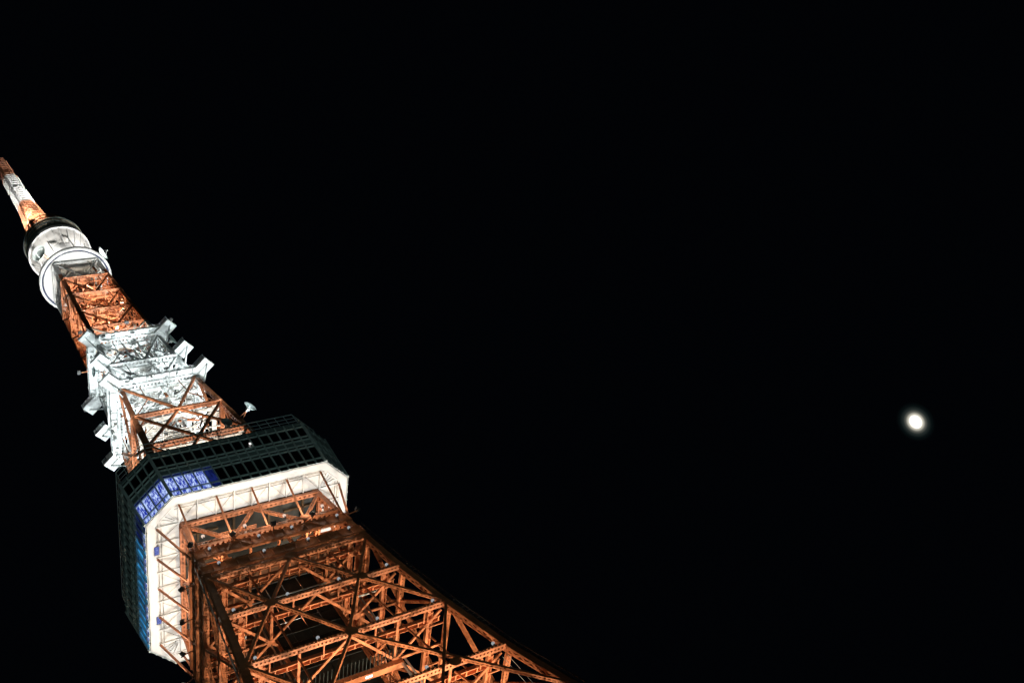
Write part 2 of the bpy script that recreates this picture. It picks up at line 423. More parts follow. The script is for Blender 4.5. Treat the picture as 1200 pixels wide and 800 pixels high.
# bright box beam with a fluorescent tube, carrying the machine platform in front of the shaft
b = MB(); b.box((0.6, -5.9, 85.4), (13.0, 0.9, 0.7), 'orange')
for j in range(14): b.box((-5.4 + j * 0.93, -6.4, 85.4), (0.08, 0.1, 0.66), 'orange')
link('platform_beam', b.mesh('platform_beam'), T)
b = MB(); b.box((2.4, -5.95, 85.0), (0.9, 0.3, 0.08), 'tube'); link('fluorescent_lamp', b.mesh('fluorescent_lamp'), T)
for j in range(26):
    b = MB(); b.box((-5.6 + j * 0.5, -7.3, 85.9), (0.08, 1.9, 0.14), 'teal'); link('platform_slat', b.mesh('platform_slat'), T)
b = MB()
for z0, z1 in zip([50, 65, 75, 86, 95.6], [65, 75, 86, 95.6, 107]):
    b.tube((-W(z0) - 0.55, -W(z0) + 0.35, z0), (-W(z1) - 0.55, -W(z1) + 0.35, z1), 0.09, 'grey', 8)
link('service_pipe', b.mesh('service_pipe', True), T)
# guy wires at the right front corner
for dx in (0.0, 0.7):
    b = MB(); b.tube((W(75) - 0.4 - dx, -W(75) + 1.2, 74.6), (W(62) + 1.0 - dx, -W(62) + 9, 62), 0.03, 'grey', 5); link('cable', b.mesh('cable'), T)
# exterior lightning ladder rail along the right front leg
b = MB()
for z0, z1 in zip([65, 75, 86, 95.6], [75, 86, 95.6, 107]):
    for q in (0.5, 1.1):
        b.bar((W(z0) + q, -W(z0) + 0.2, z0), (W(z1) + q, -W(z1) + 0.2, z1), (1, 0, 0), 0.12, 0.12, 'dark')
    for k in range(12):
        t = k / 12; z = z0 + (z1 - z0) * t; b.bar((W(z) + 0.5, -W(z) + 0.2, z), (W(z) + 1.1, -W(z) + 0.2, z), (0, 0, 1), 0.06, 0.06, 'dark')
link('leg_ladder', b.mesh('leg_ladder'), T)

# ------------------------------------------------------------------ main observation deck
D = empty('main_deck', parent=T)
ZB, ZT, A0, A1, C0, C1 = 117.0, 126.7, 14.32, 14.97, 3.55, 3.85
def octa(z, inset=0.0):
    t = (z - ZB) / (ZT - ZB); a = A0 + (A1 - A0) * t - inset; c = C0 + (C1 - C0) * t - inset * 0.586 + 0
    c = C0 + (C1 - C0) * t - inset * (2 - math.sqrt(2))
    c = max(c, 0.5)
    return [V((-a + c, -a, z)), V((a - c, -a, z)), V((a, -a + c, z)), V((a, a - c, z)), V((a - c, a, z)), V((-a + c, a, z)), V((-a, a - c, z)), V((-a, -a + c, z))]
def ring_prism(o0, o1, m, name, parent):
    """one trapezoid slab per side between two octagons with the same z spread"""
    for i in range(8):
        j = (i + 1) % 8
        b = MB(); b.prism([o0[i], o0[j], o1[j], o1[i]], (0, 0, 0.12), m); link(name, b.mesh(name), parent)
# soffit: outer rim and recessed panels with ribs
ring_prism(octa(ZB), [V((p.x, p.y, ZB)) for p in octa(ZB, 1.25)], 'rim', 'soffit_rim', D)
b = MB(); ins = octa(ZB, 1.2)
inner = 9.9
xs = [-10.9, -10.0, -7.5, -5.0, -2.5, 0.0, 2.5, 5.0, 7.5, 10.0, 10.9]
yo = -A0 + 1.22
for i in range(len(xs) - 1):
    x0, x1 = xs[i] + 0.012, xs[i + 1] - 0.012
    b = MB(); b.box(((x0 + x1) / 2, (yo - inner) / 2, ZB + 0.22), (x1 - x0, -inner - yo, 0.06), 'soffit'); four('soffit_panel', b, D)
for x in xs[1:-1]:
    b = MB(); b.box((x, (yo - inner) / 2, ZB + 0.06), (0.16, -inner - yo - 0.02, 0.26), 'soffit'); four('soffit_rib', b, D)
b = MB(); b.prism([(-10.88, yo, ZB + 0.19), (-10.88, -10.88, ZB + 0.19), (yo, -10.88, ZB + 0.19)], (0, 0, 0.06), 'soffit'); four('soffit_panel', b, D)
b = MB(); b.box((-10.4, -10.4, ZB + 0.22), (0.95, 0.95, 0.06), 'soffit'); four('soffit_panel', b, D)
for a in (0.12, 0.38, 0.62, 0.88):
    p = V((-10.2, -10.2, ZB + 0.08)); q = V((-10.9, yo + 0.1, ZB + 0.08)).lerp(V((yo + 0.1, -10.9, ZB + 0.08)), a)
    b = MB(); b.bar(p, q, (0, 0, 1), 0.1, 0.14, 'soffit'); four('soffit_rib', b, D)
# conduit runs and small brackets under the soffit
b = MB(); b.bar((-10.6, yo + 0.35, ZB + 0.02), (10.6, yo + 0.35, ZB + 0.02), (0, 0, 1), 0.07, 0.07, 'rod'); four('conduit', b, D)
b = MB(); b.bar((-10.6, yo + 0.75, ZB + 0.02), (10.6, yo + 0.75, ZB + 0.02), (0, 0, 1), 0.05, 0.05, 'cable'); four('conduit', b, D)
b = MB(); b.bar((-11.0, yo + 0.5, ZB + 0.02), (yo + 0.5, -11.0, ZB + 0.02), (0, 0, 1), 0.07, 0.07, 'rod'); four('conduit', b, D)
for i, x in enumerate(xs[1:-2]):
    b = MB(); s = 1 if i % 2 else -1
    b.bar((x + 1.25 - s * 1.1, yo + 0.5, ZB + 0.08), (x + 1.25 + s * 1.1, -inner - 0.1, ZB + 0.08), (0, 0, 1), 0.04, 0.04, 'rod'); four('tie_rod', b, D)
for y in (-6.3, 5.6):
    b = MB(); b.box((-13.0, y, ZB + 0.04), (0.75, 1.5, 0.08), 'cable'); b.box((-13.0, y, ZB - 0.01), (0.6, 1.3, 0.03), 'sign'); link('soffit_light', b.mesh('soffit_light'), D)
# dark ceiling inside the band and its beams
b = MB(); b.box((0, 0, ZB + 0.45), (19.7, 19.7, 0.1), 'ceil'); link('deck_ceiling', b.mesh('deck_ceiling'), D)
for x in (-7.5, -2.5, 2.5, 7.5):
    b = MB(); b.box((x, -7.2, ZB + 0.15), (0.3, 5.0, 0.45), 'ceil'); four('ceiling_beam', b, D)
# core floor block closes the deck
b = MB(); o0 = octa(ZB + 0.3, 0.5); o1 = octa(ZT - 0.1, 0.5)
b.f.append(tuple(range(8))); b.v += [tuple(p) for p in o0] + [tuple(p) for p in o1]; b.m.append(b.mi('dark'))
b.f.append(tuple(reversed(range(8, 16)))); b.m.append(0)
for i in range(8):
    j = (i + 1) % 8; b.f.append((i, j, 8 + j, 8 + i)); b.m.append(0)
link('deck_body', b.mesh('deck_body'), D)
# walls: rows of glass between transoms, mullions in front
rows = [(117.15, 118.05, 'glass', 'lower_pane'), (118.22, 120.95, 'glass', 'window_pane'), (121.10, 121.62, 'glass', 'upper_pane'),
        (121.78, 122.75, 'clad', 'spandrel_panel'), (122.88, 123.45, 'glass', 'lower_pane'), (123.60, 125.75, 'glass', 'window_pane'), (125.90, 126.35, 'glass', 'upper_pane')]
def wall_pt(i, t, z, out=0.0):
    o = octa(z); A = o[i]; B = o[(i + 1) % 8]; d = (B - A).normalized(); n = V((d.y, -d.x, 0))
    return A.lerp(B, t) + n * out, n, d
for i in range(8):
    nb = 16 if i % 2 == 0 else 4
    for ri, (z0, z1, mm, nm) in enumerate(rows):
        for k in range(nb):
            m = mm
            lower = ri in (0, 1, 2)
            if i == 0 and lower and k < 4: m = 'blue'
            if i == 0 and lower and k in (4,): m = 'blue_dim'
            if i == 7 and lower: m = 'blue'
            if i == 7 and ri == 2 or (i == 0 and ri == 2 and k < 5): m = 'blue_dim'
            if i == 6 and lower: m = 'teal_led' if k < 13 else 'blue_dim'
            if i == 6 and ri == 2: m = 'glass'
            if i == 6 and ri == 0 and k % 3: m = 'blue'
            t0, t1 = k / nb, (k + 1) / nb
            a, n, d = wall_pt(i, t0, z0, -0.10); b_, _, _ = wall_pt(i, t1, z0, -0.10); c, _, _ = wall_pt(i, t1, z1, -0.10); e, _, _ = wall_pt(i, t0, z1, -0.10)
            b = MB(); b.prism([a, b_, c, e], n * -0.04, m); link(nm, b.mesh(nm), D)
    for k in range(nb + 1):
        p, n, d = wall_pt(i, k / nb, ZB + 0.05, 0.03); q, _, _ = wall_pt(i, k / nb, ZT, 0.03)
        b = MB(); ww = 0.34 if k in (0, nb) else 0.15
        b.bar(p, q, n, ww, 0.26, 'mull'); link('mullion', b.mesh('mullion'), D)
    zs = [(117.0, 117.16)] + [(rows[r][1] - 0.01, rows[r + 1][0] + 0.01) for r in range(len(rows) - 1)] + [(126.34, 126.75)]
    for z0, z1 in zs:
        zm = (z0 + z1) / 2; p, n, d = wall_pt(i, 0, zm, -0.02); q, _, _ = wall_pt(i, 1, zm, -0.02)
        b = MB(); b.bar(p, q, n, z1 - z0, 0.18, 'mull' if z1 < 126.5 else 'clad'); link('transom', b.mesh('transom'), D)
    # roof edge and railing
    for zz, r, inn in ((128.0, 0.035, 0.35), (128.9, 0.035, 0.35), (129.9, 0.055, 0.35)):
        o = octa(ZT, inn); A = o[i]; B = o[(i + 1) % 8]
        b = MB(); b.tube((A.x, A.y, zz), (B.x, B.y, zz), r, 'mull', 6); link('railing_rail', b.mesh('railing_rail'), D)
    o = octa(ZT, 0.35)
    for k in range(nb):
        A = o[i].lerp(o[(i + 1) % 8], k / nb)
        b = MB(); b.tube((A.x, A.y, ZT), (A.x, A.y, 129.9), 0.035, 'mull', 5); link('railing_post', b.mesh('railing_post'), D)
b = MB(); o0 = octa(ZT, 0.0); b.prism([V((p.x, p.y, ZT + 0.02)) for p in o0], (0, 0, 0.25), 'clad'); link('deck_roof', b.mesh('deck_roof'), D)
b = MB(); b.box((2.44, -14.95, 124.3), (0.2, 0.12, 0.3), 'tube'); link('wall_lamp', b.mesh('wall_lamp'), D)
# roof plant
for (x, y, sx, sy, sz) in ((-11, -3, 2.5, 5, 1.6), (11, 2, 2.2, 6, 1.4), (2, 11.5, 6, 2, 1.7), (-4, -11, 3, 1.6, 1.0)):
    b = MB(); b.box((x, y, 127.0 + sz / 2), (sx, sy, sz), 'clad')
    for k in range(4): b.box((x, y, 127.2 + k * sz / 5), (sx + 0.06, sy + 0.06, 0.05), 'dark')
    link('roof_plant', b.mesh('roof_plant'), D)

# ------------------------------------------------------------------ upper shaft
UZ = [127.2, 139.0, 149.0, 159.5, 168.0, 177.7, 184.5, 192.0, 200.0, 208.0, 215.8]
for i, z in enumerate(UZ):
    w = W(z); m = zone(z); b = MB()
    sz = 0.7 if z < 180 else 0.5
    if 158 < z < 178.5: sz = 1.0
    b.laced((-w + 0.3, -w, z), (w - 0.3, -w, z), OUT, 0.5 if z < 180 else 0.35, sz, m, pitch=0.6); four('horizontal_girder', b, T)
    v = w - 1.3
    b = MB(); b.bar((-w + 0.5, -v, z + 0.25), (w - 0.5, -v, z + 0.25), (0, 0, 1), 0.7 if z < 180 else 0.35, 0.25, zone_in(z)); four('inner_girder', b, T)
    for s in (-0.35, 0.35):
        b = MB(); b.bar((s * w, -w + 0.3, z + 0.1), (s * w, -1.9, z + 0.1), (0, 0, 1), 0.2, 0.24, zone_in(z)); four('plan_brace', b, T)
    b = MB(); b.bar((-w + 0.5, -w + 0.5, z + 0.3), (-1.9, -1.9, z + 0.3), (0, 0, 1), 0.26, 0.2, zone_in(z)); four('plan_brace', b, T)
for z1, z0 in zip(UZ, UZ[1:]):          # z0 upper, z1 lower
    m = zone((z0 + z1) / 2 if not 149 < z0 < 160 else 152)
    th = 0.4 if z0 < 160 else 0.28
    if z0 <= 149.1:
        segs = ((-1, 0), (0, -1), (1, 0), (0, 1))
    else:
        segs = ((-1, 0), (1, 0))
    for s0, s1 in segs:
        b = MB(); b.laced(FA(s0 * 0.95, z0 - 0.15, 0.04), FA(s1 * 0.95, z1 + 0.15, 0.04), OUT, th, th * 0.8, m, pitch=0.55, solid_out=True); four('diagonal_brace', b, T)
    if z0 > 150:
        for s in (-1, 1):     # slender sub-struts of the V
            A = FA(s * 0.95, z1, -0.15); B = FA(s * 0.5, (z0 + z1) / 2, -0.15)
            b = MB(); b.bar(A, B, OUT, 0.14, 0.14, m); four('sub_brace', b, T)
            b = MB(); b.bar(FA(s * 0.5, (z0 + z1) / 2, -0.15), FA(s * 0.5, z0, -0.15), OUT, 0.12, 0.12, m); four('sub_brace', b, T)
# inner lift shaft of the upper tower
US = empty('upper_shaft', parent=T)
HC = 1.9
b = MB(); b.laced((-HC, -HC, 127.2), (-HC, -HC, 138.5), (0, -1, 0), 0.35, 0.35, 'orange', 0.7)
b.laced((-HC, -HC, 138.5), (-HC, -HC, 183), (0, -1, 0), 0.35, 0.35, 'white', 0.7); b.laced((-HC, -HC, 183), (-HC, -HC, 210.5), (0, -1, 0), 0.35, 0.35, 'orange', 0.7)
b.laced((-HC, -HC, 210.5), (-HC, -HC, 216.3), (0, -1, 0), 0.35, 0.35, 'white', 0.7)
four('shaft_column', b, US)
z = 128.0
while z < 215:
    z2 = z + 2.6; m = zone_in(z + 1.3)
    if random.random() < 0.8:
        b = MB(); b.box((0, -HC + 0.1, z + 1.25), (2 * HC - 0.4, 0.06, 2.4), m); four('shaft_panel', b, US)
    b = MB(); b.bar((-HC, -HC - 0.1, z), (HC, -HC - 0.1, z), (0, -1, 0), 0.2, 0.16, m); four('shaft_rail', b, US)
    b = MB(); b.bar((-HC, -HC - 0.12, z), (HC, -HC - 0.12, z2), (0, -1, 0), 0.13, 0.1, m); four('shaft_brace', b, US)
    z = z2
# risers, wave guides and ladders between shaft and faces
rng = random.Random(3)
for k in range(44):
    z0 = rng.choice([129, 136, 140, 150, 158, 160, 168, 184, 186, 192]); z1 = z0 + rng.uniform(9, 24)
    if z1 > 214: z1 = 214
    for a, bb in ((157.5, 'x'), (183.0, 'x'), (210.5, 'x')):
        pass
    ang = rng.uniform(0, 2 * PI); fr = rng.uniform(0.45, 0.86)
    def P(z):
        w = W(z) * fr; c, s = math.cos(ang), math.sin(ang); q = 1 / max(abs(c), abs(s)); return V((w * c * q, w * s * q, z))
    white_low = rng.random() < 0.6
    cuts = [z0] + [c for c in ((140 if white_low else 157.5), 183.0, 210.5) if z0 < c < z1] + [z1]
    b = MB(); r = rng.choice([0.07, 0.1, 0.16, 0.22])
    for a, c in zip(cuts, cuts[1:]):
        mid = (a + c) / 2; m = zone(mid)
        if white_low and 140 < mid < 157.5: m = 'white'
        b.tube(P(a), P(c), r, m, 8)
    link('riser_pipe', b.mesh('riser_pipe', True), T)
# grating floors on the frames, broken up by openings
def grating(z, m, cover, seed, ext=0.0):
    r = random.Random(seed); w = W(z) - 0.4 + ext; n = 8
    for i in range(n):
        for j in range(n):
            x = -w + (i + 0.5) * 2 * w / n; y = -w + (j + 0.5) * 2 * w / n
            if abs(x) < 1.8 and abs(y) < 1.8: continue
            if r.random() > cover: continue
            b = MB(); s = 2 * w / n - 0.06
            if r.random() < 0.45:
                b.box((x, y, z + 0.42), (s, s, 0.05), m)
            else:
                for q in range(4): b.box((x, y - s / 2 + (q + 0.5) * s / 4, z + 0.42), (s, s / 4 * 0.55, 0.06), m)
            link('floor_plate', b.mesh('floor_plate'), T)
grating(139.0, 'orange', 0.45, 1)
grating(149.0, 'white', 0.45, 2)
grating(159.5, 'white', 0.62, 3)
grating(168.0, 'white', 0.50, 4)
grating(177.7, 'white', 0.66, 5)
grating(192.0, 'orange', 0.62, 6)
grating(200.0, 'orange', 0.55, 7)
grating(208.0, 'orange', 0.60, 8)
# secondary struts, cable trays and equipment crowding the upper shaft
rc = random.Random(21)
def shaft_pt(z, lo, hi):
    w = W(z) * rc.uniform(lo, hi); a = rc.uniform(-1, 1); sd = rc.randrange(4)
    return Matrix.Rotation(sd * PI / 2, 3, 'Z') @ V((a * w, -w, z))
for k in range(290):
    z = rc.uniform(146, 182) if k < 160 else rc.uniform(184, 209)
    a = shaft_pt(z, 0.35, 0.95); c = a + V((rc.uniform(-1, 1), rc.uniform(-1, 1), rc.uniform(-0.5, 0.5))) * rc.uniform(1.5, 5.0)
    lim = W(c.z) * 0.93; c.x = max(-lim, min(lim, c.x)); c.y = max(-lim, min(lim, c.y))
    m = 'white' if z < 183 else 'orange'
    b = MB(); th = rc.choice([0.08, 0.12, 0.16, 0.25]); b.bar(a, c, (0, 0, 1), th, th, m); link('secondary_strut', b.mesh('secondary_strut'), T)
for k in range(110):
    z = rc.uniform(150, 181) if k < 60 else rc.uniform(185, 209)
    a = shaft_pt(z, 0.5, 0.92); m = 'white' if z < 183 else 'orange'
    b = MB(); sx, sy, sz = rc.uniform(0.3, 1.1), rc.uniform(0.3, 1.1), rc.uniform(0.4, 1.8)
    b.box(a, (sx, sy, sz), m, Matrix.Rotation(rc.uniform(0, PI), 3, 'Z')); b.box(a - V((0, 0, sz / 2 + 0.08)), (sx * 0.6, sy * 0.6, 0.16), 'grey'); link('equipment_box', b.mesh('equipment_box'), T)
for z in (159.5, 177.7):                # gear hung along the walkways
    for k in range(64):
        sd = k % 4; w = W(z); b = MB(); x = rc.uniform(-w, w); h = rc.uniform(0.3, 1.2)
        b.box((x, -w - rc.uniform(0.3, 1.5), z + rc.uniform(-0.5, 1.2)), (rc.uniform(0.15, 0.7), rc.uniform(0.15, 0.5), h), rc.choice(['white', 'white', 'grey'])); link('walkway_gear', b.mesh('walkway_gear'), T, -sd * PI / 2)
for k in range(290):                   # light lattice bars and cable runs just inside the faces
    z = rc.uniform(184.5, 209) if k < 120 else rc.uniform(150, 181) if k < 210 else rc.uniform(129, 150); sd = rc.choice([0, 0, 1, 1, 2, 3]); dz = rc.uniform(-2.2, 2.2); x0 = rc.uniform(-0.92, 0.92); x1 = max(-0.92, min(0.92, x0 + rc.uniform(-0.5, 0.5)))
    dep = rc.uniform(0.35, 1.6); th = rc.choice([0.07, 0.1, 0.14, 0.2])
    w0 = W(z); w1 = W(z + dz); b = MB(); b.bar((x0 * w0, -w0 + dep, z), (x1 * w1, -w1 + dep, z + dz), (0, 1, 0), th, th, 'white' if 150 <= z < 183 else rc.choice(['orange', 'orange', 'orange', 'brown'] if z > 150 else ['orange', 'white', 'white', 'dark'])); link('cross_bar', b.mesh('cross_bar'), T, -sd * PI / 2)
# walkways round the outside of the white section, with toe boards and railings
for z in (159.5, 177.7):
    w = W(z); b = MB()
    b.box((0, -w - 0.95, z + 0.25), (2 * w + 1.2, 1.0, 0.08), 'white')
    for k in range(10): b.box((-w + (k + 0.5) * 2 * w / 10, -w - 0.9, z + 0.1), (0.12, 1.1, 0.22), 'white')
    b.box((0, -w - 1.47, z + 0.4), (2 * w + 1.2, 0.05, 0.45), 'white'); four('walkway', b, T)
    b = MB()
    for h in (0.9, 1.3): b.tube((-w - 0.6, -w - 1.47, z + h), (w + 0.6, -w - 1.47, z + h), 0.04, 'white', 5)
    for k in range(9): b.tube((-w - 0.6 + k * (2 * w + 1.2) / 8, -w - 1.47, z + 0.3), (-w - 0.6 + k * (2 * w + 1.2) / 8, -w - 1.47, z + 1.3), 0.035, 'white', 5)
    four('walkway_railing', b, T)
# corner platforms pointing out along the diagonals
R45 = Matrix.Rotation(PI / 4, 3, 'Z')
for z, ln, out in ((177.3, 3.3, 1.5), (168.2, 2.5, 1.5), (159.8, 3.3, 1.6)):
    w = W(z); d = V((-1, -1, 0)).normalized(); c = V((-w, -w, z)) + d * out
    b = MB(); b.box(c, (2.2, ln, 0.12), 'white', Matrix.Rotation(-PI / 4, 3, 'Z'))
    R = Matrix.Rotation(-PI / 4, 3, 'Z')
    for s in (-1, 1): b.box(c + R @ V((s * 1.12, 0, 0.12)), (0.07, ln + 0.1, 0.5), 'white', R)
    b.box(c + R @ V((0, -ln / 2 - 0.02, 0.12)), (2.2, 0.06, 0.5), 'white', R)
    for s in (-0.5, 0.5): b.box(c + R @ V((0, s * ln * 0.5, -0.1)), (2.0, 0.1, 0.1), 'white', R)
    b.box(c + R @ V((0.3, -ln * 0.1, 1.0)), (1.1, 1.1, 1.7), 'white', R)
    four('corner_platform', b, T)
    b = MB()
    for s in (-1, 1):
        for h in (0.8, 1.2): b.tube(c + R @ V((s * 1.12, -ln / 2, h)), c + R @ V((s * 1.12, ln / 2, h)), 0.035, 'white', 5)
        b.tube(c + R @ V((s * 1.12, -ln / 2, 0)), c + R @ V((s * 1.12, -ln / 2, 1.25)), 0.035, 'white', 5)
    four('platform_railing', b, T)
    b = MB(); b.bar(c + R @ V((0, -ln * 0.35, -0.05)), V((-W(z - 3.4), -W(z - 3.4), z - 3.4)), (1, -1, 0), 0.2, 0.2, 'white'); four('platform_strut', b, T)
# small dipole brackets roughening the left and far edges
rr = random.Random(11)
for k in range(46):
    z = rr.uniform(134, 212); side = rr.choice([1, 1, 1, 2, 3, 0]); w = W(z); s = rr.uniform(-0.9, 1.0); L = rr.uniform(0.35, 0.6)
    m = zone(z)
    b = MB(); b.bar((s * w, -w - 0.2, z), (s * w, -w - L, z + 0.1), (0, 0, 1), 0.14, 0.14, m)
    b.box((s * w, -w - L, z + 0.05), (0.18 + 0.3 * rr.random(), 0.16, 0.5 + 0.7 * rr.random()), m)
    link('antenna_bracket', b.mesh('antenna_bracket'), T, -side * PI / 2)

# ------------------------------------------------------------------ upper disc, top deck, aerial mast
b = MB(); b.lathe([(0.1, 216.9), (6.35, 216.7), (6.35, 217.2)], 'white', 64); link('disc_soffit', b.mesh('disc_soffit'), T)
b = MB(); b.lathe([(6.38, 216.95), (6.72, 216.95)], 'navy', 64); link('disc_groove', b.mesh('disc_groove'), T)
b = MB(); b.lathe([(6.72, 216.55), (7.15, 216.6), (7.2, 217.5), (6.72, 217.5), (6.72, 216.55)], 'white', 64); link('disc_rim', b.mesh('disc_rim', True), T)
b = MB(); b.lathe([(6.72, 217.45), (0.1, 217.6)], 'dark', 64); link('disc_top', b.mesh('disc_top'), T)
TD = empty('top_deck', parent=T)
b = MB(); b.lathe([(3.6, 217.6), (3.9, 221.0), (4.6, 226.0)], 'white', 24); link('deck_neck', b.mesh('deck_neck'), TD)
b = MB(); b.lathe([(4.4, 225.9), (6.15, 230.3), (6.45, 230.6), (6.45, 231.6), (6.2, 231.7)], ['soffit', 'white', 'white', 'dark'], 48); link('deck_bowl', b.mesh('deck_bowl'), TD)
for k in range(24):
    a = 2 * PI * k / 24
    b = MB(); b.bar((4.45 * math.cos(a), 4.45 * math.sin(a), 225.85), (6.15 * math.cos(a), 6.15 * math.sin(a), 230.2), (math.cos(a), math.sin(a), -0.5), 0.16, 0.2, 'white'); link('bowl_rib', b.mesh('bowl_rib'), TD)
b = MB(); b.lathe([(6.1, 231.6), (6.0, 236.6), (5.2, 237.0)], 'glass', 48); link('drum_glazing', b.mesh('drum_glazing'), TD)
for z, m in ((232.2, 'ringb'), (232.9, 'clad'), (233.7, 'ringb'), (234.5, 'clad'), (235.3, 'ringb'), (236.5, 'clad')):
    b = MB(); b.lathe([(6.15, z), (6.32, z), (6.32, z + 0.16), (6.15, z + 0.16), (6.15, z)], m, 48); link('drum_ring', b.mesh('drum_ring'), TD)
for k in range(32):
    a = 2 * PI * k / 32
    b = MB(); b.bar((6.2 * math.cos(a), 6.2 * math.sin(a), 231.6), (6.1 * math.cos(a), 6.1 * math.sin(a), 236.6), (math.cos(a), math.sin(a), 0), 0.12, 0.14, 'clad'); link('drum_post', b.mesh('drum_post'), TD)
for k in range(20):
    a = 2 * PI * k / 20; c, s = math.cos(a), math.sin(a)
    b = MB(); b.bar((5.7 * c, 5.7 * s, 237.0), (5.0 * c, 5.0 * s, 241.6), (c, s, 0), 0.16, 0.16, 'orange')
    a2 = a + 2 * PI / 20; b.bar((5.7 * c, 5.7 * s, 237.0), (5.0 * math.cos(a2), 5.0 * math.sin(a2), 241.6), (c, s, 0), 0.1, 0.1, 'orange'); link('crown_post', b.mesh('crown_post'), TD)
for z, r in ((237.3, 5.75), (239.4, 5.4), (241.6, 5.05)):
    b = MB(); b.lathe([(r - 0.1, z), (r + 0.1, z), (r + 0.1, z + 0.2), (r - 0.1, z + 0.2), (r - 0.1, z)], 'orange', 40); link('crown_ring', b.mesh('crown_ring'), TD)
b = MB(); b.lathe([(5.2, 237.0), (0.1, 237.2)], 'dark', 40); link('drum_roof', b.mesh('drum_roof'), TD)
# neck between disc and bowl: small rods
for k in range(8):
    a = 2 * PI * k / 8 + 0.2; b = MB(); b.tube((5.6 * math.cos(a), 5.6 * math.sin(a), 217.5), (5.2 * math.cos(a), 5.2 * math.sin(a), 228.0), 0.14, 'white', 8); link('deck_strut', b.mesh('deck_strut'), TD)

AM = empty('aerial_mast', (-1.0, 0, 0), parent=T)
def mast_w(z):
    P = [(240, 2.1), (247, 1.95), (259, 1.3), (279, 1.1), (280, 0.95), (293.5, 0.9), (294.5, 0.4), (333, 0.15)]
    for (a, p), (c, q) in zip(P, P[1:]):
        if z <= c: return p + (q - p) * (z - a) / (c - a)
    return 0.25
def mast_m(z): return 'white' if 259 < z < 279 else ('orange' if z < 294 else 'brown')  # brown top: the unlit end of the mast is darkened by its colour
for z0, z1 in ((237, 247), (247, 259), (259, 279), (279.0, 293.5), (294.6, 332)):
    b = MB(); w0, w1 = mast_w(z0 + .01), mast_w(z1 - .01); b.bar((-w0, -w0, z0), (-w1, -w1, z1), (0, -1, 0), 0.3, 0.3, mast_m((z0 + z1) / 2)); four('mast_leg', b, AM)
z = 238.0; k = 0
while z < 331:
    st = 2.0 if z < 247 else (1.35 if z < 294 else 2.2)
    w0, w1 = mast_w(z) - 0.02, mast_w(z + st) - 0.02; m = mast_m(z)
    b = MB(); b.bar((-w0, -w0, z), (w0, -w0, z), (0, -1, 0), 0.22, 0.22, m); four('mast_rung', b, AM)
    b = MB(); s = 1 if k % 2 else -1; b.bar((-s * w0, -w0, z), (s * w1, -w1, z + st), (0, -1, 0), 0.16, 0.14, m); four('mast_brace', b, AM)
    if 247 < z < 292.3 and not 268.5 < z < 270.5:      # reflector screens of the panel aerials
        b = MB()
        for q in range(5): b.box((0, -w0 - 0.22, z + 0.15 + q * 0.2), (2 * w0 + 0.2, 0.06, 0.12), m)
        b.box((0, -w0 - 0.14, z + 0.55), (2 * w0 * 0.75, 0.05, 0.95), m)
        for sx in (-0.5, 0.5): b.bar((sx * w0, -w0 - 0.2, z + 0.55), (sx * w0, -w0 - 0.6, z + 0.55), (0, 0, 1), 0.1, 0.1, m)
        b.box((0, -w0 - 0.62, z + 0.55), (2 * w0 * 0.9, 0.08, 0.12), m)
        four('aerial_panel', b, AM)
    z += st; k += 1
b = MB(); b.box((0, 0, 269.6), (2.7, 2.7, 0.2), 'grey')
link('mast_platform', b.mesh('mast_platform'), AM)
b = MB(); b.box((0, 0, 279.6), (2.4, 2.4, 0.2), 'orange'); link('mast_platform', b.mesh('mast_platform'), AM)
b = MB(); b.lathe([(0.25, 331.5), (0.12, 333), (0.02, 334)], 'orange', 12); link('mast_tip', b.mesh('mast_tip'), AM)

# ------------------------------------------------------------------ dishes mounted on the tower (things of their own)
def dish(loc, aim, r, label, m='dish'):
    root = empty('dish_antenna', loc); tag(root, label, 'dish antenna', 'dish antennas on the tower')
    R = V(aim).normalized().to_track_quat('Z', 'Y').to_matrix()
    b = MB(); b.lathe([(0.02, -0.25 * r), (0.35 * r, -0.2 * r), (0.7 * r, -0.05 * r), (r, 0.18 * r), (r * 1.03, 0.18 * r), (r * 0.72, -0.09 * r), (0.35 * r, -0.25 * r), (0.02, -0.3 * r)], m, 32, R=R)
    link('reflector', b.mesh('reflector', True), root)
    b = MB()
    for k in range(3 if r > 1.2 else 0):
        a = 2 * PI * k / 3; b.tube(R @ V((0.8 * r * math.cos(a), 0.8 * r * math.sin(a), 0.05 * r)), R @ V((0, 0, 0.75 * r)), 0.04, 'grey', 5)
    b.tube(R @ V((0, 0, (0.65 if r > 1.2 else -0.2) * r)), R @ V((0, 0, (0.9 if r > 1.2 else 0.15) * r)), 0.1, 'grey', 8); link('feed', b.mesh('feed'), root)
    b = MB(); b.tube(R @ V((0, 0, -0.28 * r)), R @ V((0, 0, -1.1)), 0.14, 'grey', 8)
    back = V((-loc[0], -loc[1], 0)).normalized() * 2.6; b.tube(R @ V((0, 0, -0.9)), back, 0.09, 'orange', 6); b.tube(R @ V((0, 0, -0.9)), back + V((0, 0, -1.4)), 0.07, 'orange', 6); b.box(R @ V((0, 0, -0.35 * r)), (0.5, 0.5, 0.5), 'grey', R); link('bracket', b.mesh('bracket'), root)
dish((9.6, -8.7, 143.3), (0.55, -0.83, -0.05), 1.05, 'grey dish antenna sticking out right of the tower just above the main deck', 'dish_grey')
dish((4.6, -8.9, 139.8), (0.15, -1, -0.2), 0.85, 'small grey dish antenna in front of the orange bracing above the main deck')
dish((-5.6, -4.2, 222.6), (-0.75, -0.6, -0.30), 1.7, 'large white dish antenna left of the neck between disc and top deck')
dish((6.9, -2.6, 222.8), (0.9, -0.4, 0.1), 1.5, 'grey dish antenna at right edge between disc and top deck', 'clad')
